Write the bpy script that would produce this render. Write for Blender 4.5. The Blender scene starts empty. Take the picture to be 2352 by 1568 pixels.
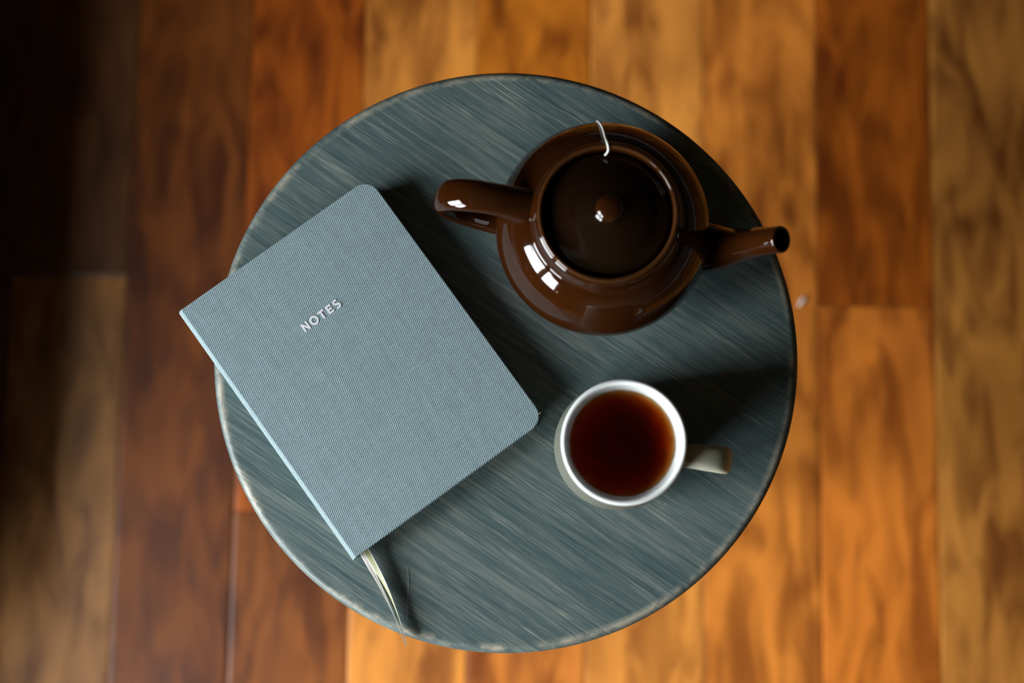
import bpy, bmesh, math, random
from mathutils import Vector, Matrix

scene = bpy.context.scene
C = scene.collection
R = math.radians

# ------------------------------------------------------------------ camera
CAM_Z = 1.53
cam_data = bpy.data.cameras.new('camera')
cam_data.lens = 50.0
cam_data.sensor_width = 36.0
cam_data.clip_start = 0.02
cam_data.dof.use_dof = True
cam_data.dof.focus_distance = 0.985
cam_data.dof.aperture_fstop = 2.9
cam = bpy.data.objects.new('camera', cam_data)
C.objects.link(cam)
cam.location = (0.0, 0.0, CAM_Z)
cam.rotation_euler = (math.atan(0.121), 0.0, 0.0)
scene.camera = cam

# ------------------------------------------------------------------ sky, exposure
world = bpy.data.worlds.new('overcast_sky')
scene.world = world
world.use_nodes = True
bg = world.node_tree.nodes['Background']
bg.inputs['Color'].default_value = (0.93, 0.97, 1.0, 1.0)
bg.inputs['Strength'].default_value = 4.0
scene.view_settings.view_transform = 'Standard'
scene.view_settings.look = 'None'
scene.view_settings.gamma = 1.0
scene.view_settings.use_curve_mapping = False
scene.view_settings.exposure = 3.25
scene.cycles.use_denoising = True
scene.cycles.adaptive_threshold = 0.03
scene.cycles.max_bounces = 8
scene.cycles.diffuse_bounces = 3
scene.cycles.glossy_bounces = 3
scene.cycles.transmission_bounces = 8

# the room's own frame is turned a little against the camera
ROT = -0.0156
XL, XR, YB, YT, ZC = -1.35, 3.20, -3.20, 2.60, 2.60
WIN = [(-0.80, -0.06), (-1.64, -0.90)]      # window spans along the left wall
WZ0, WZ1 = 0.70, 1.74
WT = 0.09
for i, (a, b) in enumerate(WIN):            # portals: guide the sky light through each opening
    ld = bpy.data.lights.new('window_portal', 'AREA')
    ld.shape = 'RECTANGLE'
    ld.size = WZ1 - WZ0
    ld.size_y = b - a
    ld.cycles.is_portal = True
    lo = bpy.data.objects.new('window_portal', ld)
    C.objects.link(lo)
    m = Matrix.Rotation(ROT, 4, 'Z') @ Matrix.Translation((XL - 0.01, (a + b) / 2, (WZ0 + WZ1) / 2)) @ Matrix.Rotation(R(-90), 4, 'Y')
    lo.matrix_world = m

# ------------------------------------------------------------------ helpers
def tag(o, label=None, cat=None, group=None, kind=None):
    if label: o['label'] = label
    if cat: o['category'] = cat
    if group: o['group'] = group
    if kind: o['kind'] = kind
    return o

def thing(name, loc, rz=0.0):
    o = bpy.data.objects.new(name, None)
    o.empty_display_size = 0.05
    C.objects.link(o)
    o.location = loc
    o.rotation_euler = (0, 0, rz)
    return o

def obj(name, bm, mat, parent=None, smooth=True, auto=None):
    me = bpy.data.meshes.new(name)
    bmesh.ops.recalc_face_normals(bm, faces=bm.faces)
    bm.to_mesh(me)
    bm.free()
    o = bpy.data.objects.new(name, me)
    C.objects.link(o)
    if mat: me.materials.append(mat)
    for p in me.polygons: p.use_smooth = smooth
    if auto is not None:
        me.set_sharp_from_angle(angle=R(auto))
    if parent: o.parent = parent
    return o

def add_box(bm, x0, x1, y0, y1, z0, z1, bevel=0.0):
    b2 = bmesh.new()
    bmesh.ops.create_cube(b2, size=1.0)
    for v in b2.verts:
        v.co = Vector(((x0 + x1) / 2 + v.co.x * (x1 - x0), (y0 + y1) / 2 + v.co.y * (y1 - y0), (z0 + z1) / 2 + v.co.z * (z1 - z0)))
    if bevel:
        bmesh.ops.bevel(b2, geom=b2.edges[:], offset=bevel, segments=2, affect='EDGES')
    me = bpy.data.meshes.new('tmp'); b2.to_mesh(me); b2.free()
    bm.from_mesh(me); bpy.data.meshes.remove(me)

def lathe(profile, seg=96, bm=None):
    """profile: list of (r, z); r == 0 makes a pole."""
    bm = bm or bmesh.new()
    rings = []
    for r, z in profile:
        if r < 1e-7:
            rings.append([bm.verts.new((0, 0, z))])
        else:
            rings.append([bm.verts.new((r * math.cos(2 * math.pi * k / seg), r * math.sin(2 * math.pi * k / seg), z)) for k in range(seg)])
    for a, b in zip(rings, rings[1:]):
        if len(a) == 1 and len(b) == 1: continue
        for k in range(seg):
            k2 = (k + 1) % seg
            if len(a) == 1: bm.faces.new((a[0], b[k], b[k2]))
            elif len(b) == 1: bm.faces.new((a[k], b[0], a[k2]))
            else: bm.faces.new((a[k], b[k], b[k2], a[k2]))
    return bm

def catmull(pts, n=10):
    """smooth interpolation through tuples of any length"""
    P = [pts[0]] + list(pts) + [pts[-1]]
    out = []
    for i in range(1, len(P) - 2):
        p0, p1, p2, p3 = P[i - 1], P[i], P[i + 1], P[i + 2]
        for k in range(n):
            t = k / n
            out.append(tuple(0.5 * (2 * b + (c - a) * t + (2 * a - 5 * b + 4 * c - d) * t * t + (3 * b - a - 3 * c + d) * t ** 3)
                             for a, b, c, d in zip(p0, p1, p2, p3)))
    out.append(tuple(pts[-1]))
    return out

def sweep(path, seg=28, side=None, cap=True, bm=None, power=2.0):
    """path: (x, y, z, a, b): a half-width along 'side', b half-thickness across it."""
    bm = bm or bmesh.new()
    pts = [Vector(p[:3]) for p in path]
    rings = []
    n = len(pts)
    prev = None
    for i, p in enumerate(pts):
        t = (pts[min(i + 1, n - 1)] - pts[max(i - 1, 0)]).normalized()
        if side is not None:
            s = (Vector(side) - t * t.dot(Vector(side))).normalized()
        else:
            if prev is None:
                prev = t.orthogonal().normalized()
            s = (prev - t * t.dot(prev)).normalized(); prev = s
        u = t.cross(s).normalized()
        ring = []
        for k in range(seg):
            an = 2 * math.pi * k / seg
            c, sn = math.cos(an), math.sin(an)
            cc = math.copysign(abs(c) ** (2 / power), c); ss = math.copysign(abs(sn) ** (2 / power), sn)
            ring.append(bm.verts.new(p + s * (cc * path[i][3]) + u * (ss * path[i][4])))
        rings.append(ring)
    for a, b in zip(rings, rings[1:]):
        for k in range(seg):
            bm.faces.new((a[k], a[(k + 1) % seg], b[(k + 1) % seg], b[k]))
    if cap:
        bm.faces.new(rings[0][::-1]); bm.faces.new(rings[-1])
    return bm

# ------------------------------------------------------------------ materials
class NT:
    def __init__(self, name):
        self.m = bpy.data.materials.new(name); self.m.use_nodes = True
        self.t = self.m.node_tree
        self.b = self.t.nodes['Principled BSDF']
    def n(self, kind, **kw):
        nd = self.t.nodes.new(kind)
        for k, v in kw.items():
            if k in nd.inputs: nd.inputs[k].default_value = v
            else: setattr(nd, k, v)
        return nd
    def l(self, a, b): self.t.links.new(a, b)
    def put(self, sock, v):
        if hasattr(v, 'is_linked') or hasattr(v, 'links'): self.l(v, sock)
        else: sock.default_value = v
    def math(self, op, a, b=0.0, c=0.0):
        nd = self.n('ShaderNodeMath', operation=op)
        for i, v in enumerate((a, b, c)): self.put(nd.inputs[i], v)
        return nd.outputs[0]
    def ramp(self, fac, stops):
        nd = self.n('ShaderNodeValToRGB')
        cr = nd.color_ramp
        while len(cr.elements) < len(stops): cr.elements.new(0.5)
        for e, (p, c) in zip(cr.elements, stops):
            e.position = p
            e.color = (c, c, c, 1) if isinstance(c, (int, float)) else (*c, 1)
        self.l(fac, nd.inputs[0])
        return nd.outputs[0]
    def mix(self, fac, a, b, blend='MIX'):
        nd = self.n('ShaderNodeMix', data_type='RGBA', blend_type=blend)
        self.put(nd.inputs[0], fac)
        for s, v in ((nd.inputs[6], a), (nd.inputs[7], b)):
            if isinstance(v, tuple): v = (*v, 1) if len(v) == 3 else v
            self.put(s, v)
        return nd.outputs[2]
    def mapping(self, vec, scale=(1, 1, 1), loc=(0, 0, 0), rot=(0, 0, 0)):
        nd = self.n('ShaderNodeMapping')
        self.l(vec, nd.inputs[0])
        nd.inputs['Scale'].default_value = scale; nd.inputs['Location'].default_value = loc; nd.inputs['Rotation'].default_value = rot
        return nd.outputs[0]
    def noise(self, vec, scale, detail=3.0, rough=0.55, dist=0.0, color=False):
        nd = self.n('ShaderNodeTexNoise')
        self.l(vec, nd.inputs['Vector'])
        nd.inputs['Scale'].default_value = scale; nd.inputs['Detail'].default_value = detail
        nd.inputs['Roughness'].default_value = rough; nd.inputs['Distortion'].default_value = dist
        return nd.outputs['Color' if color else 'Fac']
    def bump(self, h, strength, dist):
        nd = self.n('ShaderNodeBump'); nd.inputs['Strength'].default_value = strength; nd.inputs['Distance'].default_value = dist
        self.l(h, nd.inputs['Height']); self.l(nd.outputs[0], self.b.inputs['Normal'])
        return nd
    def coords(self, which='Object'):
        return self.n('ShaderNodeTexCoord').outputs[which]
    def base(self, v):
        if isinstance(v, tuple): v = (*v, 1)
        self.put(self.b.inputs['Base Color'], v)
    def set(self, **kw):
        for k, v in kw.items():
            self.put(self.b.inputs[k.replace('_', ' ')], v)
        return self

def mat_plain(name, col, rough=0.5, var=0.12, scale=8.0, spec=0.5):
    t = NT(name)
    f = t.noise(t.coords(), scale, 4)
    t.base(t.mix(f, tuple(c * (1 - var) for c in col), tuple(min(1, c * (1 + var)) for c in col)))
    t.set(Roughness=rough)
    t.b.inputs['Specular IOR Level'].default_value = spec
    return t.m

def mat_plank():
    t = NT('stained_maple')
    info = t.n('ShaderNodeObjectInfo')
    co = t.coords()
    off = t.n('ShaderNodeVectorMath', operation='SCALE')
    off.inputs[0].default_value = (13.7, 29.3, 7.1); t.l(info.outputs['Random'], off.inputs['Scale'])
    ad = t.n('ShaderNodeVectorMath', operation='ADD'); t.l(co, ad.inputs[0]); t.l(off.outputs[0], ad.inputs[1])
    v = ad.outputs[0]
    # cathedral figure: long warped contour bands
    warp = t.noise(t.mapping(v, (8, 3.2, 1)), 1.0, 2, 0.45)
    bands = t.math('SINE', t.math('MULTIPLY', warp, 50.0))
    bands = t.math('MULTIPLY_ADD', bands, 0.5, 0.5)
    blot = t.noise(t.mapping(v, (34, 8.5, 1)), 1.0, 3, 0.55, 0.6)      # blotchy stain
    big = t.noise(t.mapping(v, (7, 2.6, 1)), 1.0, 2, 0.5)
    fine = t.noise(t.mapping(v, (240, 14, 1)), 1.0, 3, 0.6)
    d = t.ramp(blot, [(0.40, 0.0), (0.58, 1.0)])
    d2 = t.ramp(big, [(0.32, 0.0), (0.62, 1.0)])
    mk = t.math('ADD', t.math('MULTIPLY', d, 0.45), t.math('MULTIPLY', d2, 0.30))
    mk = t.math('ADD', mk, t.math('MULTIPLY', bands, 0.24))
    mk = t.math('ADD', mk, t.math('MULTIPLY', fine, 0.10))
    col = info.outputs['Color']
    dark = t.mix(1.0, col, (0.25, 0.135, 0.10), 'MULTIPLY')
    light = t.mix(1.0, col, (1.28, 1.26, 1.3), 'MULTIPLY')
    c = t.mix(mk, dark, light)
    # small dark knots and pale scuffs
    vo = t.n('ShaderNodeTexVoronoi'); t.l(t.mapping(v, (11, 6, 1)), vo.inputs['Vector']); vo.inputs['Scale'].default_value = 1.0
    knot = t.ramp(vo.outputs['Distance'], [(0.02, 0.75), (0.09, 0.0)])
    c = t.mix(t.math('MULTIPLY', knot, t.ramp(blot, [(0.35, 1.0), (0.5, 0.0)])), c, (0.03, 0.012, 0.006))
    vo2 = t.n('ShaderNodeTexVoronoi'); t.l(t.mapping(v, (6.3, 4.1, 1), (3.3, 1.7, 0)), vo2.inputs['Vector']); vo2.inputs['Scale'].default_value = 1.0
    sc = t.ramp(vo2.outputs['Distance'], [(0.012, 0.35), (0.03, 0.0)])
    c = t.mix(sc, c, (0.6, 0.5, 0.42))
    t.base(c)
    t.set(Roughness=t.math('MULTIPLY_ADD', fine, 0.10, 0.34))
    t.b.inputs['Specular IOR Level'].default_value = 0.5
    return t.m

def mat_tabletop():
    t = NT('grey_painted_wood')
    co = t.coords()
    g = t.mapping(t.mapping(co, rot=(0, 0, R(34.0))), (1, 1, 1))       # x now runs along the grain
    streak = t.noise(t.mapping(g, (26, 950, 1)), 1.0, 3, 0.7)
    streak2 = t.noise(t.mapping(g, (10, 300, 1)), 1.0, 4, 0.65)
    cloud = t.noise(t.mapping(g, (9, 22, 1)), 1.0, 4, 0.6)
    huge = t.noise(t.mapping(g, (4, 7, 1), (5, 2, 0)), 1.0, 2, 0.5)
    s = t.math('ADD', t.math('MULTIPLY', streak, 0.48), t.math('MULTIPLY', streak2, 0.34))
    s = t.math('ADD', s, t.math('MULTIPLY', cloud, 0.26))
    c = t.ramp(s, [(0.40, (0.023, 0.047, 0.049)), (0.54, (0.064, 0.099, 0.097)), (0.68, (0.170, 0.190, 0.168))])
    c = t.mix(t.math('MULTIPLY', huge, 0.45), c, (0.046, 0.078, 0.084))
    # paint scratched through to pale wood along the grain
    scr = t.noise(t.mapping(g, (22, 900, 1), (2, 9, 0)), 1.0, 2, 0.7)
    patch = t.noise(t.mapping(g, (12, 40, 1), (8, 3, 0)), 1.0, 3, 0.6)
    sm = t.math('MULTIPLY', t.ramp(scr, [(0.56, 0.0), (0.70, 0.7)]), t.ramp(patch, [(0.46, 0.0), (0.66, 1.0)]))
    c = t.mix(sm, c, (0.33, 0.34, 0.29))
    # fine pale specks
    vo = t.n('ShaderNodeTexVoronoi'); t.l(co, vo.inputs['Vector']); vo.inputs['Scale'].default_value = 55.0
    c = t.mix(t.ramp(vo.outputs['Distance'], [(0.016, 0.55), (0.03, 0.0)]), c, (0.5, 0.52, 0.47))
    # worn ring where the top turns into its edge
    sep = t.n('ShaderNodeSeparateXYZ'); t.l(co, sep.inputs[0])
    r = t.math('SQRT', t.math('ADD', t.math('MULTIPLY', sep.outputs[0], sep.outputs[0]), t.math('MULTIPLY', sep.outputs[1], sep.outputs[1])))
    wob = t.noise(co, 140.0, 3, 0.6)
    rr = t.math('ADD', r, t.math('MULTIPLY', t.math('SUBTRACT', wob, 0.5), 0.0022))
    ring = t.math('ABSOLUTE', t.math('SUBTRACT', rr, 0.2009))
    ringm = t.ramp(ring, [(0.0002, 0.8), (0.0009, 0.0)])
    wn = t.noise(co, 30.0, 6, 0.75)
    ringm = t.math('MULTIPLY', ringm, t.ramp(wn, [(0.44, 0.05), (0.60, 1.0)]))
    c = t.mix(ringm, c, (0.40, 0.36, 0.27))
    t.base(c)
    t.set(Roughness=t.math('MULTIPLY_ADD', streak2, 0.15, 0.40))
    t.b.inputs['Specular IOR Level'].default_value = 0.45
    t.bump(t.math('ADD', streak, t.math('MULTIPLY', streak2, 0.6)), 0.35, 0.0004)
    return t.m

def mat_cloth(name, weave=True):
    t = NT(name)
    co = t.coords()
    sep = t.n('ShaderNodeSeparateXYZ'); t.l(co, sep.inputs[0])
    wob = t.noise(co, 30.0, 2)
    u = t.math('ADD', sep.outputs[0], t.math('MULTIPLY', wob, 0.0006))
    v = t.math('ADD', sep.outputs[1], t.math('MULTIPLY', wob, 0.0008))
    p = t.math('MULTIPLY', t.math('COSINE', t.math('MULTIPLY', u, 2 * math.pi / 0.00222)),
               t.math('COSINE', t.math('MULTIPLY', v, 2 * math.pi / 0.00156)))
    tw = t.math('COSINE', t.math('SUBTRACT', t.math('MULTIPLY', u, 2 * math.pi / 0.00222), t.math('MULTIPLY', v, 2 * math.pi / 0.00156)))
    h = t.math('ADD', t.math('MULTIPLY_ADD', p, -0.30, 0.5), t.math('MULTIPLY', tw, -0.24))
    slub = t.noise(t.mapping(co, (60, 600, 60)), 1.0, 3, 0.6)
    slub2 = t.noise(t.mapping(co, (300, 40, 60)), 1.0, 3, 0.6)
    c = t.ramp(h, [(0.02, (0.030, 0.062, 0.072)), (0.34, (0.165, 0.238, 0.258)), (0.9, (0.315, 0.405, 0.428))])
    tone = t.math('MULTIPLY_ADD', t.math('ADD', slub, slub2), 0.35, 0.65)
    tc = t.n('ShaderNodeCombineXYZ')
    for i in range(3): t.l(tone, tc.inputs[i])
    c = t.mix(1.0, c, tc.outputs[0], 'MULTIPLY')
    t.base(c)
    t.set(Roughness=0.85)
    t.b.inputs['Specular IOR Level'].default_value = 0.25
    t.bump(h, 0.55, 0.0004)
    return t.m

def mat_glaze(name, lo, hi):
    t = NT(name)
    co = t.coords()
    f = t.noise(co, 22.0, 4, 0.6)
    f2 = t.noise(co, 120.0, 2, 0.6)
    c = t.mix(t.math('ADD', t.math('MULTIPLY', f, 0.7), t.math('MULTIPLY', f2, 0.3)), lo, hi)
    vo = t.n('ShaderNodeTexVoronoi'); t.l(co, vo.inputs['Vector']); vo.inputs['Scale'].default_value = 75.0
    dust = t.ramp(vo.outputs['Distance'], [(0.035, 0.5), (0.06, 0.0)])
    c = t.mix(t.math('MULTIPLY', dust, t.ramp(f, [(0.52, 0.0), (0.6, 1.0)])), c, (0.35, 0.30, 0.24))
    t.base(c)
    t.set(Roughness=0.055)
    t.b.inputs['IOR'].default_value = 1.55
    t.bump(f, 0.05, 0.002)
    return t.m

M = {}
M['plank'] = mat_plank()
M['subfloor'] = mat_plain('subfloor_dark', (0.02, 0.012, 0.008), 0.8)
M['wall'] = mat_plain('dimmed_plaster', (0.065, 0.055, 0.045), 0.8, 0.05, 3.0)  # wall colour darkened to keep bounce light low in the shadows
M['wall_tan_lit'] = mat_plain('tan_plaster_lit', (0.26, 0.21, 0.15), 0.8, 0.05, 3.0)  # lighter copy: brightness of the lit front wall put into its colour
M['ceiling'] = mat_plain('ceiling_paint', (0.22, 0.21, 0.20), 0.85, 0.04, 3.0)
M['trim'] = mat_plain('trim_paint', (0.55, 0.52, 0.47), 0.5, 0.05, 5.0)
M['ground'] = mat_plain('lawn', (0.06, 0.09, 0.03), 0.9, 0.4, 3.0)
M['table'] = mat_tabletop()
M['leg'] = mat_plain('grey_leg_paint', (0.06, 0.09, 0.095), 0.5, 0.25, 40.0)
M['cloth'] = mat_cloth('slate_book_cloth')
M['paper'] = mat_plain('page_paper', (0.70, 0.66, 0.56), 0.8, 0.06, 200.0)
M['print'] = mat_plain('white_foil_print', (0.62, 0.63, 0.64), 0.55, 0.10, 400.0)
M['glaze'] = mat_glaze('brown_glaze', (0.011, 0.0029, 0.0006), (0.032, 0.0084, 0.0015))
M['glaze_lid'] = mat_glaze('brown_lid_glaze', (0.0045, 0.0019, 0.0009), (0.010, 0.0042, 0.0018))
M['glaze_rim'] = mat_glaze('thin_brown_glaze', (0.034, 0.012, 0.0033), (0.060, 0.022, 0.0065))
M['string'] = mat_plain('cotton_string', (0.78, 0.78, 0.72), 0.9, 0.15, 900.0)
M['lint'] = mat_plain('white_lint', (0.80, 0.76, 0.70), 0.9, 0.1, 300.0)
M['hair'] = mat_plain('pale_hair', (0.42, 0.42, 0.38), 0.5, 0.1, 300.0)
M['cup_in'] = mat_plain('white_cup_glaze', (0.68, 0.71, 0.70), 0.20, 0.02, 30.0)

def mat_cup_out():
    t = NT('dotted_olive_stoneware')
    co = t.coords()
    sep = t.n('ShaderNodeSeparateXYZ'); t.l(co, sep.inputs[0])
    ang = t.math('ARCTAN2', sep.outputs[1], sep.outputs[0])
    p = t.math('MULTIPLY', t.math('COSINE', t.math('MULTIPLY', ang, 84.0)), t.math('COSINE', t.math('MULTIPLY', sep.outputs[2], 2 * math.pi / 0.013)))
    h = t.math('MULTIPLY_ADD', p, 0.5, 0.5)
    c = t.ramp(h, [(0.25, (0.022, 0.026, 0.018)), (0.5, (0.095, 0.105, 0.078)), (0.85, (0.20, 0.21, 0.165))])
    t.base(c); t.set(Roughness=0.55)
    t.bump(h, 0.5, 0.0008)
    return t.m
M['cup_out'] = mat_cup_out()
M['cup_handle'] = mat_plain('olive_stoneware', (0.44, 0.45, 0.35), 0.42, 0.14, 260.0)

def mat_tea():
    t = NT('black_tea')
    t.t.nodes.remove(t.b)
    g = t.n('ShaderNodeBsdfGlass', IOR=1.33, Roughness=0.0)
    va = t.n('ShaderNodeVolumeAbsorption'); va.inputs['Color'].default_value = (0.915, 0.60, 0.04, 1); va.inputs['Density'].default_value = 190.0
    out = t.t.nodes['Material Output']
    t.l(g.outputs[0], out.inputs['Surface']); t.l(va.outputs[0], out.inputs['Volume'])
    return t.m
M['tea'] = mat_tea()

def mat_pane():
    t = NT('window_glass')
    t.t.nodes.remove(t.b)
    tr = t.n('ShaderNodeBsdfTransparent'); gl = t.n('ShaderNodeBsdfGlossy', Roughness=0.0)
    mx = t.n('ShaderNodeMixShader'); mx.inputs[0].default_value = 0.05
    t.l(tr.outputs[0], mx.inputs[1]); t.l(gl.outputs[0], mx.inputs[2])
    t.l(mx.outputs[0], t.t.nodes['Material Output'].inputs['Surface'])
    return t.m
M['pane'] = mat_pane()

def mat_ribbon(name, lo, hi):
    t = NT(name)
    co = t.coords('UV')
    sep = t.n('ShaderNodeSeparateXYZ'); t.l(co, sep.inputs[0])
    edge = t.math('ABSOLUTE', t.math('SUBTRACT', sep.outputs[1], 0.5))
    em = t.ramp(edge, [(0.33, 0.0), (0.39, 1.0)])
    rib = t.math('MULTIPLY_ADD', t.math('SINE', t.math('MULTIPLY', sep.outputs[0], 420.0)), 0.5, 0.5)
    c = t.mix(rib, lo, hi)
    t.base(t.mix(em, c, (0.44, 0.46, 0.42)))
    t.set(Roughness=0.5)
    return t.m
M['ribbon_olive'] = mat_ribbon('olive_ribbon', (0.16, 0.165, 0.06), (0.28, 0.285, 0.14))
M['ribbon_taupe'] = mat_ribbon('taupe_ribbon', (0.085, 0.072, 0.058), (0.15, 0.13, 0.10))

# ------------------------------------------------------------------ the room
def struct(name, bm, mat, smooth=False):
    o = obj(name, bm, mat, smooth=smooth)
    o.rotation_euler = (0, 0, ROT)
    o['kind'] = 'structure'
    return o

bm = bmesh.new(); add_box(bm, XL, XR, YB, YT, -0.06, -0.0165)
floor = struct('floor', bm, M['subfloor'])
bm = bmesh.new(); add_box(bm, XL - WT, XR + .12, YB - .12, YT + .12, ZC, ZC + 0.1)
struct('ceiling', bm, M['ceiling'])
bm = bmesh.new(); add_box(bm, XR, XR + .12, YB - .12, YT + .12, -0.06, ZC)
struct('wall_right', bm, M['wall'])
bm = bmesh.new(); add_box(bm, XL - WT, XR, YT, YT + .12, -0.06, ZC)
struct('wall_back', bm, M['wall'])
bm = bmesh.new(); add_box(bm, XL - WT, XR, YB - .12, YB, -0.06, ZC)
struct('wall_front', bm, M['wall_tan_lit'])
bm = bmesh.new()
x0, x1 = XL - WT, XL
ys = [YB]
for a, b in sorted(WIN): ys += [a, b]
ys.append(YT)
for k in range(0, len(ys), 2): add_box(bm, x0, x1, ys[k], ys[k + 1], -0.06, ZC)
for a, b in WIN:
    add_box(bm, x0, x1, a, b, -0.06, WZ0); add_box(bm, x0, x1, a, b, WZ1, ZC)
struct('wall_left', bm, M['wall'])
for i, (a, b) in enumerate(WIN):
    w = 0.035; xa, xb = XL - 0.075, XL - 0.035
    bm = bmesh.new()
    add_box(bm, xa, xb, a, a + w, WZ0, WZ1); add_box(bm, xa, xb, b - w, b, WZ0, WZ1)
    add_box(bm, xa, xb, a + w, b - w, WZ0, WZ0 + w); add_box(bm, xa, xb, a + w, b - w, WZ1 - w, WZ1)
    zm = WZ0 + 0.62
    add_box(bm, xa, xb, a + w, b - w, zm - 0.02, zm + 0.02)
    fr = struct('window_%d' % (i + 1), bm, M['trim'])
    for z0, z1 in ((WZ0 + w, zm - .02), (zm + .02, WZ1 - w)):
        bm = bmesh.new(); add_box(bm, XL - 0.057, XL - 0.053, a + w, b - w, z0, z1)
        obj('pane', bm, M['pane'], fr, smooth=False)
    bm = bmesh.new(); add_box(bm, XL - 0.035, XL + 0.04, a - 0.03, b + 0.03, WZ0 - 0.03, WZ0 - 0.001, 0.004)
    obj('sill', bm, M['trim'], fr, smooth=False)
for nm, bx in (('baseboard_left', (XL, XL + .015, YB, YT)), ('baseboard_right', (XR - .015, XR, YB, YT)),
               ('baseboard_back', (XL + .015, XR - .015, YT - .015, YT)), ('baseboard_front', (XL + .015, XR - .015, YB, YB + .015))):
    bm = bmesh.new(); add_box(bm, *bx, 0.0, 0.10); struct(nm, bm, M['trim'])
bm = bmesh.new(); add_box(bm, -30, XL - .6, -25, 25, -0.6, -0.5)
g = struct('ground_outside', bm, M['ground'])

# floor boards: every board is an object; boards in a column share the width and differ in length
PITCH = 0.1254
SEAM0 = 0.4552           # seam between the two rightmost columns seen in the photo (room frame, y = 0)
GAP = 0.0004
def plank_mesh(w, l):
    hw, hl = w / 2 - GAP, l / 2 - GAP
    ch, cd, th = 0.0032, 0.00055, 0.016
    bm = bmesh.new()
    def ring(dx, dy, z): return [bm.verts.new((sx * (hw - dx), sy * (hl - dy), z)) for sx, sy in ((-1, -1), (1, -1), (1, 1), (-1, 1))]
    a = ring(0, 0, -th); b = ring(0, 0, -cd); c = ring(ch, 0.0018, 0)
    for p, q in ((a, b), (b, c)):
        for k in range(4): bm.faces.new((p[k], p[(k + 1) % 4], q[(k + 1) % 4], q[k]))
    bm.faces.new(c); bm.faces.new(a[::-1])
    me = bpy.data.meshes.new('plank')
    bmesh.ops.recalc_face_normals(bm, faces=bm.faces)
    bm.to_mesh(me); bm.free()
    me.materials.append(M['plank'])
    return me
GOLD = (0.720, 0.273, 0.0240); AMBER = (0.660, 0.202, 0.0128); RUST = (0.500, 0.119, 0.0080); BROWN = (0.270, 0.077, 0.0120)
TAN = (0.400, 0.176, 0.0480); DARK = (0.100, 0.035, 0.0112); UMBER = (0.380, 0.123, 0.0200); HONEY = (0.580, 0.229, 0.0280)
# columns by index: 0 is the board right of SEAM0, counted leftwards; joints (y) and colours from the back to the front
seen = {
    0: ([1.25, -0.62], [UMBER, (0.45, 0.182, 0.030), GOLD]),  # middle board's colour darkened to stand in for shade at the back right
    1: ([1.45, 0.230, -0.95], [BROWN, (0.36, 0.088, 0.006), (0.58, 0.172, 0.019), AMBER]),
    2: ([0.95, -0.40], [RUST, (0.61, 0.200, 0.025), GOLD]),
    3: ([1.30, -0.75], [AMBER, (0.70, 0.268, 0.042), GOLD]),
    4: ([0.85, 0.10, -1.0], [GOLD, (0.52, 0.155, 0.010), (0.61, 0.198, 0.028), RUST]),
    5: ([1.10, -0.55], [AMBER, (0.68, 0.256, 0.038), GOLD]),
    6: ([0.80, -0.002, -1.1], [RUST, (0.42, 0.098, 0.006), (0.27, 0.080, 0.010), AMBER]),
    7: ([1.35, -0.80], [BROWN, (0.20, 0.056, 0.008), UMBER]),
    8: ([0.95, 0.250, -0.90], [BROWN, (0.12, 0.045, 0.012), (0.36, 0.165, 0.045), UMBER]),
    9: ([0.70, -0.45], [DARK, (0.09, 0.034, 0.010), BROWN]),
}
rng = random.Random(7)
cache = {}
crm = Matrix.Rotation(ROT, 4, 'Z')
pal = [GOLD, AMBER, RUST, BROWN, UMBER, HONEY, TAN]
k0 = -int((XR - SEAM0) / PITCH) - 1
k1 = int((SEAM0 - XL) / PITCH) + 1
for k in range(k0, k1 + 1):
    xa = SEAM0 - PITCH * k; xb = xa + PITCH
    xa = max(xa, XL + 0.002); xb = min(xb, XR - 0.002)
    if xb - xa < 0.02: continue
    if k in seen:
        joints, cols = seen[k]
    else:
        joints = []; y = YT - rng.uniform(0.4, 1.2)
        while y > YB + 0.3:
            joints.append(y); y -= rng.uniform(0.75, 1.5)
        cols = [pal[rng.randrange(len(pal))] for _ in range(len(joints) + 1)]
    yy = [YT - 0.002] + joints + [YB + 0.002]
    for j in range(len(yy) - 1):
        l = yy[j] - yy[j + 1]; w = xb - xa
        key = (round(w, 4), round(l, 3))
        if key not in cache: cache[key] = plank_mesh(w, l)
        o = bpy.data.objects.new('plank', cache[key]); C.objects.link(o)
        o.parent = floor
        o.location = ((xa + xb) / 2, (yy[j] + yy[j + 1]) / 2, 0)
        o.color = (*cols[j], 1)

# ------------------------------------------------------------------ low couch under the windows, added out of view to shade the left floor
M['upholstery'] = mat_plain('dark_upholstery', (0.035, 0.030, 0.028), 0.9, 0.3, 120.0, 0.2)
M['dark_wood'] = mat_plain('dark_wood', (0.05, 0.025, 0.012), 0.4, 0.3, 20.0)
shade_sofa = thing('shade_sofa', (-1.00, 0.62, 0.0), ROT)
tag(shade_sofa, 'low dark upholstered two-seat couch, added out of view to shade the floor left of the round table', 'shade_sofa')
def cushion(name, x0, x1, y0, y1, z0, z1, r):
    bm = bmesh.new(); add_box(bm, x0, x1, y0, y1, z0, z1)
    bmesh.ops.bevel(bm, geom=bm.edges[:], offset=r, segments=4, affect='EDGES')
    return obj(name, bm, M['upholstery'], shade_sofa, auto=40)
SL = 0.95
cushion('seat_base', -0.30, 0.30, -SL, SL, 0.14, 0.28, 0.02)
for ya, yb in ((-SL + 0.145, -0.004), (0.004, SL - 0.145)):
    cushion('seat_cushion', -0.155, 0.315, ya, yb, 0.281, 0.41, 0.04)
    cushion('back_cushion', -0.20, -0.16, ya, yb, 0.30, 0.59, 0.018)
cushion('backrest', -0.305, -0.205, -SL, SL, 0.281, 0.60, 0.04)
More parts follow.
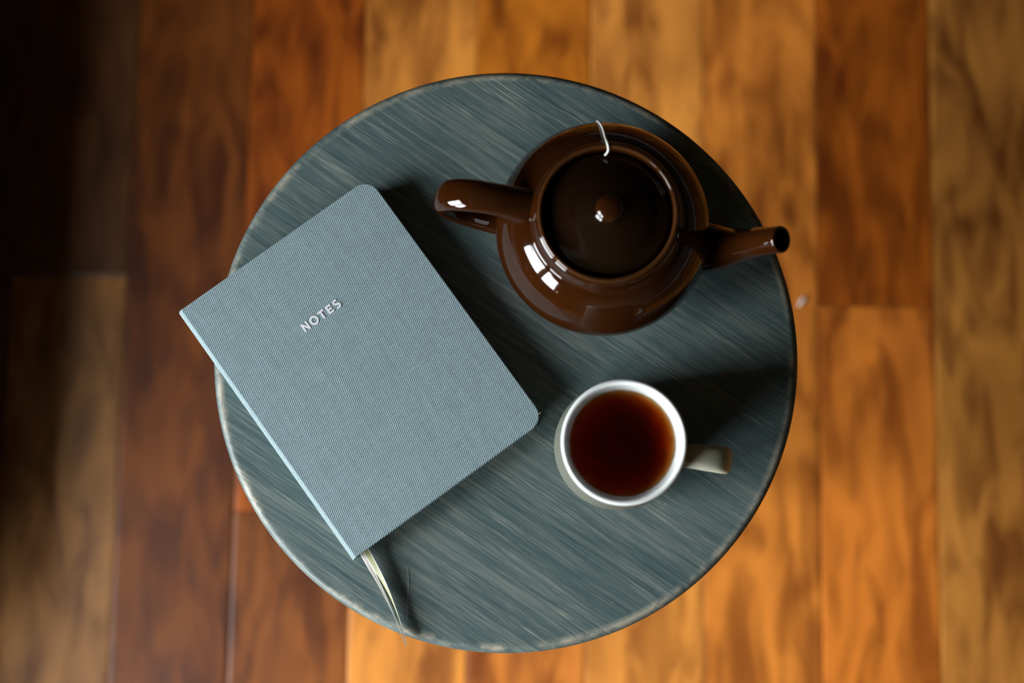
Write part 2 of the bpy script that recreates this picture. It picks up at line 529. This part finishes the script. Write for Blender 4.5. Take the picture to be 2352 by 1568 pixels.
cushion('arm', -0.20, 0.30, -SL, -SL + 0.14, 0.281, 0.53, 0.05)
cushion('arm', -0.20, 0.30, SL - 0.14, SL, 0.281, 0.53, 0.05)
for lx in (-0.24, 0.24):
    for ly in (-SL + 0.08, SL - 0.08):
        obj('leg', sweep([(lx, ly, 0.0, 0.014, 0.014), (lx, ly, 0.14, 0.022, 0.022)], 16), M['dark_wood'], shade_sofa, auto=40)

# ------------------------------------------------------------------ round table
TZ = 0.54
TR = 0.2052
table = thing('round_side_table', (-0.0043, 0.1100, 0.0))
tag(table, 'round grey-green painted wooden side table with a worn pale rim', 'table')
prof = [(0, TZ - 0.022)]
prof += [(TR - 0.004, TZ - 0.022)]
for k in range(0, 5):
    a = R(-90 + 90 * k / 4); prof.append((TR - 0.004 + 0.004 * math.cos(a), TZ - 0.018 + 0.004 * math.sin(a)))
for k in range(0, 9):
    a = R(90 * k / 8); prof.append((TR - 0.0055 + 0.0055 * math.cos(a), TZ - 0.0055 + 0.0055 * math.sin(a)))
for r in (TR - 0.0058, 0.19, 0.12, 0.06, 0): prof.append((r, TZ))
obj('table_top', lathe(prof, 192), M['table'], table, auto=40)
for k in range(4):
    a = R(45 + 90 * k)
    ca, sa = math.cos(a), math.sin(a)
    path = [(0.150 * ca, 0.150 * sa, 0.0, 0.011, 0.011), (0.145 * ca, 0.145 * sa, 0.2, 0.014, 0.014), (0.135 * ca, 0.135 * sa, TZ - 0.0222, 0.019, 0.019)]
    obj('leg', sweep(path, 20), M['leg'], table, auto=40)
bm = lathe([(0.125, TZ - 0.0222), (0.125, TZ - 0.07), (0.143, TZ - 0.07), (0.143, TZ - 0.0222), (0.125, TZ - 0.0222)], 96)
obj('apron', bm, M['leg'], table, auto=40)

# ------------------------------------------------------------------ notebook
NBW, NBH, NBT = 0.1618, 0.2086, 0.0200
nb_ang = R(36.0)
# centre of the cover
nb = thing('notebook', (-0.1039, 0.1006, TZ), nb_ang)
tag(nb, 'slate grey cloth-covered notebook with the word NOTES, overhanging the table edge', 'notebook')
def rounded_plate(x0, x1, y0, y1, z0, z1, rad, edge=0.0006):
    """plate with rounded corners on the fore-edge (x1) only and a soft edge"""
    def outline(ins):
        p = [(x0 + ins, y0 + ins)]
        r = rad - ins
        for k in range(9):
            a = R(-90 + 90 * k / 8); p.append((x1 - rad + r * math.cos(a), y0 + rad + r * math.sin(a)))
        for k in range(9):
            a = R(90 * k / 8); p.append((x1 - rad + r * math.cos(a), y1 - rad + r * math.sin(a)))
        p.append((x0 + ins, y1 - ins))
        return p
    bm = bmesh.new()
    rings = []
    for ins, z in ((edge, z0), (0, z0 + edge), (0, z1 - edge), (edge * .3, z1 - edge * .3), (edge, z1)):
        rings.append([bm.verts.new((x, y, z)) for x, y in outline(ins)])
    n = len(rings[0])
    for a, b in zip(rings, rings[1:]):
        for k in range(n): bm.faces.new((a[k], a[(k + 1) % n], b[(k + 1) % n], b[k]))
    bm.faces.new(rings[-1]); bm.faces.new(rings[0][::-1])
    return bm
hx, hy = NBW / 2, NBH / 2
CT = 0.0025
obj('back_cover', rounded_plate(-hx + 0.003, hx, -hy, hy, 0.0, CT, 0.011), M['cloth'], nb, auto=12)
obj('front_cover', rounded_plate(-hx + 0.003, hx, -hy, hy, NBT - CT, NBT, 0.011), M['cloth'], nb, auto=12)
obj('page_block', rounded_plate(-hx + 0.003, hx - 0.0035, -hy + 0.0035, hy - 0.0035, CT, NBT - CT, 0.009, 0.0002), M['paper'], nb, auto=35)
# rounded spine: a shell strip swept along the height
bm = bmesh.new()
sp = []
for k in range(13):
    a = R(90 + 180 * k / 12)
    sp.append((-hx + 0.0045 + 0.0047 * math.cos(a), NBT / 2 + (NBT / 2) * math.sin(a)))
spi = [(-hx + 0.0045 + 0.0028 * math.cos(R(90 + 180 * k / 12)), NBT / 2 + (NBT / 2 - 0.0018) * math.sin(R(90 + 180 * k / 12))) for k in range(12, -1, -1)]
loop = sp + spi
ra = [bm.verts.new((x, -hy, z)) for x, z in loop]; rb = [bm.verts.new((x, hy, z)) for x, z in loop]
for k in range(len(loop)): bm.faces.new((ra[k], ra[(k + 1) % len(loop)], rb[(k + 1) % len(loop)], rb[k]))
for k in range(12):
    bm.faces.new((ra[k], ra[k + 1], ra[len(loop) - 2 - k], ra[len(loop) - 1 - k])); bm.faces.new((rb[k], rb[k + 1], rb[len(loop) - 2 - k], rb[len(loop) - 1 - k]))
obj('spine', bm, M['cloth'], nb, auto=50)

# lettering NOTES, drawn as strokes
def stroke(bm, pts, w, z, closed=False, h=0.00012):
    n = len(pts)
    L, Rr = [], []
    for i in range(n):
        p = Vector(pts[i])
        if closed: a, b = Vector(pts[i - 1]), Vector(pts[(i + 1) % n])
        else: a, b = Vector(pts[max(i - 1, 0)]), Vector(pts[min(i + 1, n - 1)])
        d1 = (p - a).normalized() if (p - a).length > 1e-9 else (b - p).normalized()
        d2 = (b - p).normalized() if (b - p).length > 1e-9 else d1
        t = (d1 + d2).normalized(); nn = Vector((-t.y, t.x))
        k = 1.0 / max(0.35, nn.dot(Vector((-d1.y, d1.x))))
        L.append(p + nn * w / 2 * k); Rr.append(p - nn * w / 2 * k)
    tl = [bm.verts.new((q.x, q.y, z + h)) for q in L]; tr = [bm.verts.new((q.x, q.y, z + h)) for q in Rr]
    bl = [bm.verts.new((q.x, q.y, z - h)) for q in L]; br = [bm.verts.new((q.x, q.y, z - h)) for q in Rr]
    for i in range(n if closed else n - 1):
        j = (i + 1) % n
        for q in ((tl[i], tl[j], tr[j], tr[i]), (bl[i], br[i], br[j], bl[j]), (tl[i], bl[i], bl[j], tl[j]), (tr[i], tr[j], br[j], br[i])):
            bm.faces.new(q)
    if not closed:
        for i in (0, n - 1): bm.faces.new((tl[i], tr[i], br[i], bl[i]))
def letters():
    H = 0.0061; w = 0.00130; z = NBT
    bm = bmesh.new()
    lift = [0.0]
    def S(x, pts, closed=False):
        lift[0] += 0.000015
        stroke(bm, [(x + px * H, py * H) for px, py in pts], w, z + lift[0], closed, 0.00025)
    e = w / 2 / H
    x = 0.0
    S(x, [(e, 0), (e, 1)]); S(x, [(e * .9, 1 - e * .3), (0.80 - e * .9, e * .3)]); S(x, [(0.80 - e, 0), (0.80 - e, 1)])
    x += 0.0066
    S(x, [(0.5 + (0.5 - e) * 1.04 * math.cos(2 * math.pi * k / 36), 0.5 + (0.53 - e) * math.sin(2 * math.pi * k / 36)) for k in range(36)], True)
    x += 0.0074
    S(x, [(0, 1 - e), (0.80, 1 - e)]); S(x, [(0.40, 0), (0.40, 1 - e)])
    x += 0.0066
    S(x, [(e, 0), (e, 1)])
    for yy_, ln in ((e, 0.70), (0.5, 0.62), (1 - e, 0.69)): S(x, [(e, yy_), (ln, yy_)])
    x += 0.0059
    pts = []
    for k in range(11):                                   # upper bowl, from the right end over the top to the middle
        a = R(40 + 215 * k / 10); pts.append((0.36 + 0.27 * math.cos(a), 0.745 + 0.20 * math.sin(a)))
    for k in range(11):
        a = R(75 - 215 * k / 10); pts.append((0.36 + 0.29 * math.cos(a), 0.27 + 0.215 * math.sin(a)))
    S(x, pts)
    return bm
lt = obj('lettering', letters(), M['print'], nb, smooth=False)
lt['label'] = 'small white printed capitals NOTES'
lt.location = (-0.0172, 0.0412, 0.0)
lt.rotation_euler = (0, 0, R(0.5))

# frayed corner of the cloth
bm = bmesh.new()
cx_, cy_ = hx - 0.0022, -hy + 0.0052
for k_, (ex, ey, ez) in enumerate(((0.0030, 0.0012, 0.0006), (0.0022, 0.0026, -0.0004), (0.0034, 0.0004, -0.0008))):
    sweep([(cx_, cy_, NBT - 0.0006, 0.00012, 0.00012), (cx_ + ex * .6, cy_ + ey * .5, NBT - 0.0004 + ez * .5, 0.0001, 0.0001), (cx_ + ex, cy_ + ey, NBT - 0.0006 + ez, 0.00007, 0.00007)], 6, bm=bm)
obj('frayed_thread', bm, M['hair'], nb)

# ribbon page markers
inv = Matrix.Translation(nb.location) @ Matrix.Rotation(nb_ang, 4, 'Z')
inv = inv.inverted()
def ribbon(name, pts, mat, w0=0.0042):
    """pts: (x, y, z, twist degrees) in the world; twist 0 is flat, 90 stands on edge"""
    P = catmull(pts, 10)
    bm = bmesh.new(); uvl = bm.loops.layers.uv.new('UVMap')
    n = len(P); rows = []; t_ = 0.00018
    for i, p in enumerate(P):
        a = Vector(P[max(i - 1, 0)][:3]); b = Vector(P[min(i + 1, n - 1)][:3])
        t = (b - a).normalized(); side = Vector((t.y, -t.x, 0)).normalized(); up = Vector((0, 0, 1))
        tw = R(p[3]); d = side * math.cos(tw) + up * math.sin(tw); nn = t.cross(d).normalized()
        c = Vector(p[:3])
        rows.append([bm.verts.new(inv @ q) for q in (c - d * w0 / 2 + nn * t_, c + d * w0 / 2 + nn * t_, c + d * w0 / 2 - nn * t_, c - d * w0 / 2 - nn * t_)])
    for i in range(n - 1):
        for k in range(4):
            f = bm.faces.new((rows[i][k], rows[i][(k + 1) % 4], rows[i + 1][(k + 1) % 4], rows[i + 1][k]))
            us = (i / (n - 1), i / (n - 1), (i + 1) / (n - 1), (i + 1) / (n - 1))
            vs = {0: (0, 1, 1, 0), 1: (1, 1, 1, 1), 2: (1, 0, 0, 1), 3: (0, 0, 0, 0)}[k]
            for lp, u, v in zip(f.loops, us, vs): lp[uvl].uv = (u, v)
    bm.faces.new(rows[0][::-1]); bm.faces.new(rows[-1])
    return obj(name, bm, mat, nb, auto=35)
r1 = ribbon('ribbon_marker', [(-0.1020, -0.0210, TZ + 0.0085, -6), (-0.0965, -0.0305, TZ + 0.0080, -12), (-0.0880, -0.0460, TZ + 0.0065, -35), (-0.0790, -0.0660, TZ + 0.0055, -66), (-0.0715, -0.0880, TZ + 0.0055, -84)], M['ribbon_olive'])
r1['label'] = 'olive green ribbon marker'
r2 = ribbon('ribbon_marker', [(-0.1040, -0.0225, TZ + 0.0060, -20), (-0.0995, -0.0320, TZ + 0.0055, -35), (-0.0900, -0.0490, TZ + 0.0045, -60), (-0.0805, -0.0690, TZ + 0.0045, -80), (-0.0722, -0.0895, TZ + 0.0050, -88)], M['ribbon_taupe'])
r2['label'] = 'taupe ribbon marker'

# ------------------------------------------------------------------ teapot
POT = (0.0608, 0.1890, TZ)
pot = thing('teapot', POT, R(-8.8))
tag(pot, 'glossy dark brown round ceramic teapot with lid, curved spout and loop handle', 'teapot')
cm = 0.01
body = catmull([(0.0, 0.02), (4.1, 0.02), (4.5, 0.12), (4.75, 0.5), (5.55, 1.35), (6.50, 2.70), (7.05, 4.20), (7.18, 5.40), (7.02, 6.60), (6.55, 7.75), (5.95, 8.62), (5.45, 9.15), (5.15, 9.38)], 8)
body = [(max(r, 0), z) for r, z in body]
body += [(5.05, 9.42), (4.97, 9.46), (4.92, 9.54), (4.88, 9.68), (4.80, 9.95), (4.70, 10.25)]
body += [(4.64, 10.42)]
rim_c, rim_r = (4.34, 10.50), 0.20
inner = [(4.20, 10.40), (4.16, 9.9), (4.3, 9.0), (6.2, 7.4), (6.7, 5.4), (6.3, 3.2), (4.6, 0.9), (0.0, 0.6)]
bm = lathe([(r * cm, z * cm) for r, z in body + [(4.56, 10.50), (4.48, 10.54), (4.34, 10.56)] + inner], 128)
obj('body', bm, M['glaze'], pot)
rim = [(rim_c[0] + 0.16 * math.cos(R(a)), rim_c[1] + 0.05 + 0.15 * math.sin(R(a))) for a in range(-30, 211, 15)]
rim += [rim[0]]
obj('rim', lathe([(r * cm, z * cm) for r, z in rim], 128), M['glaze_rim'], pot)
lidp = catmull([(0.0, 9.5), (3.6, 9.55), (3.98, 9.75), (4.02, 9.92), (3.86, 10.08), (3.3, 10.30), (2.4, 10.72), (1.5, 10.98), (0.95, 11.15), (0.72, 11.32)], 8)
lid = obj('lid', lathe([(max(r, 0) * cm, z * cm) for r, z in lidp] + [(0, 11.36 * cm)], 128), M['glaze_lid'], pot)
kn = catmull([(0.70, 11.20), (0.62, 11.42), (0.68, 11.62), (0.84, 11.84), (0.86, 12.06), (0.68, 12.26), (0.35, 12.36), (0.0, 12.38)], 8)
obj('knob', lathe([(max(r, 0) * cm, z * cm) for r, z in kn], 64), M['glaze'], lid)
# spout
sp = catmull([(5.9, 4.2, 1.95), (6.9, 4.55, 1.80), (7.9, 5.25, 1.52), (8.75, 6.35, 1.20), (9.4, 7.6, 1.00), (9.95, 8.8, 0.93), (10.55, 9.8, 0.88), (11.05, 10.45, 0.87)], 8)
path = [(x * cm, 0, z * cm, r * cm, r * cm) for x, z, r in sp]
# lip and hollow inside
tx, tz = sp[-1][0], sp[-1][1]
dx, dz = sp[-1][0] - sp[-4][0], sp[-1][1] - sp[-4][1]; dl = math.hypot(dx, dz); dx, dz = dx / dl, dz / dl
for s, r in ((0.07, 0.85), (0.11, 0.80), (0.12, 0.74)):
    path.append(((tx + dx * s) * cm, 0, (tz + dz * s) * cm, r * cm, r * cm))
bm = sweep(path, 40, side=(0, 1, 0), cap=False)
# inner wall back down the spout
inn = [((tx + dx * s) * cm, 0, (tz + dz * s) * cm, r * cm, r * cm) for s, r in ((0.12, 0.74), (0.06, 0.69), (-0.1, 0.67))]
inn += [(x * cm, 0, z * cm, r * 0.68 * cm, r * 0.68 * cm) for x, z, r in sp[-4::-6]]
sweep(inn, 40, side=(0, 1, 0), cap=False, bm=bm)
bmesh.ops.remove_doubles(bm, verts=bm.verts[:], dist=1e-6)
obj('spout', bm, M['glaze'], pot)
# handle
hp = catmull([(-5.2, 8.75, 1.30, 1.00), (-6.1, 9.15, 1.12, 0.80), (-7.4, 9.55, 1.05, 0.66), (-8.9, 9.55, 1.06, 0.62), (-10.2, 8.75, 1.04, 0.62), (-10.75, 7.20, 0.98, 0.62), (-10.45, 5.40, 0.90, 0.60),
              (-9.5, 3.95, 0.86, 0.60), (-8.2, 3.05, 0.88, 0.62), (-7.0, 2.70, 0.95, 0.68), (-5.9, 2.60, 1.05, 0.78)], 8)
obj('handle', sweep([(x * cm, 0, z * cm, a * cm, b * cm) for x, z, a, b in hp], 32, side=(0, 1, 0), power=2.2), M['glaze'], pot)

# tea bag string hanging over the pot's far side
pr = R(-8.8)
def potw(r, ang, z): return (POT[0] + r * cm * math.cos(ang), POT[1] + r * cm * math.sin(ang), TZ + z * cm)
sa = R(92)
sp_ = [potw(3.75, R(92.5), 10.42), potw(4.02, R(89.5), 10.56), potw(4.36, R(90), 10.80), potw(4.70, R(90.8), 10.52), potw(5.1, R(91.4), 10.05), potw(5.9, R(92.2), 9.2), potw(6.58, R(92.9), 7.98), potw(7.06, R(93.4), 6.7), potw(7.22, R(93.8), 5.3), potw(7.05, R(94.0), 3.9)]
st = obj('tea_bag_string', sweep([(*p, 0.00062, 0.00062) for p in catmull(sp_, 8)], 10), M['string'])
tag(st, 'thin white tea bag string hanging out from under the teapot lid', 'string')

# ------------------------------------------------------------------ cup of tea
CUP = (0.0710, 0.0450, TZ)
cup = thing('teacup', CUP, R(-9.0))
tag(cup, 'white-lined mug with dotted olive grey outside and strap handle, full of tea', 'mug')
outer = [(0.0, 0.05), (3.0, 0.05)] + catmull([(3.25, 0.02), (3.50, 0.10), (3.95, 0.75), (4.22, 2.2), (4.26, 3.8), (4.17, 5.8), (4.04, 7.6), (3.99, 8.72)], 6)
bm = lathe([(r * cm, z * cm) for r, z in outer] + [(3.93 * cm, 8.74 * cm), (3.60 * cm, 8.6 * cm)], 128)
obj('cup_wall', bm, M['cup_out'], cup, auto=50)
inn = [(3.995, 8.70), (4.01, 8.80), (3.99, 8.92), (3.90, 9.00), (3.80, 9.01), (3.71, 8.95), (3.64, 8.78), (3.56, 8.3), (3.45, 7.6), (3.28, 6.9), (2.95, 5.8), (2.45, 4.4), (1.8, 3.0), (1.0, 2.0), (0, 1.7)]
lin = obj('lining', lathe([(r * cm, z * cm) for r, z in catmull(inn, 6)[:-1]] + [(0, 1.7 * cm)], 128), M['cup_in'], cup)
lin['label'] = 'glossy white rim and inside'
hp = catmull([(3.7, 6.55, 0.62, 0.45), (4.5, 6.95, 0.66, 0.42), (5.6, 7.15, 0.78, 0.40), (6.5, 6.75, 0.84, 0.40), (6.95, 5.75, 0.84, 0.40), (6.75, 4.5, 0.80, 0.40), (5.9, 3.3, 0.74, 0.40), (4.8, 2.6, 0.70, 0.42), (3.8, 2.35, 0.70, 0.45)], 8)
obj('handle', sweep([(x * cm, 0, z * cm, a * cm, b * cm) for x, z, a, b in hp], 28, side=(0, 1, 0), power=3.2), M['cup_handle'], cup)
tea_z = 7.55
tp = [(0, tea_z)] + [(3.38, tea_z), (3.46, tea_z + 0.015), (3.50, tea_z - 0.02), (3.34, 6.9), (3.01, 5.8), (2.51, 4.4), (1.86, 2.95), (1.04, 1.94), (0, 1.64)]
tea = obj('tea', lathe([(r * cm, z * cm) for r, z in tp], 128), M['tea'], auto=40)
tea.location = CUP
tag(tea, 'clear reddish brown black tea filling the white-lined mug', 'tea')

# ------------------------------------------------------------------ small stuff lying about
bm = sweep(catmull([(-0.0072, -0.0020, 0.0012, 0.0003, 0.0003), (-0.004, -0.0005, 0.0022, 0.0022, 0.0013), (0.0, 0.0004, 0.0024, 0.0028, 0.0016), (0.004, 0.0004, 0.0021, 0.0022, 0.0013), (0.0072, 0.0018, 0.0012, 0.0003, 0.0003)], 6), 12)
li = obj('lint_scrap', bm, M['lint']); li.location = (0.3155, 0.2290, 0.0); li.rotation_euler = (0, 0, R(42))
tag(li, 'small white scrap of lint on the floor right of the table', 'lint')
hh = [(-0.0716, -0.0370, TZ + 0.0003, 0.00012, 0.00012), (-0.0712, -0.0480, TZ + 0.0008, 0.00012, 0.00012), (-0.0716, -0.0600, TZ + 0.0009, 0.00012, 0.00012), (-0.0718, -0.0720, TZ + 0.0003, 0.00010, 0.00010)]
ha = obj('hair', sweep(catmull(hh, 6), 6), M['hair'])
tag(ha, 'single fine pale hair on the table beside the ribbons', 'hair')
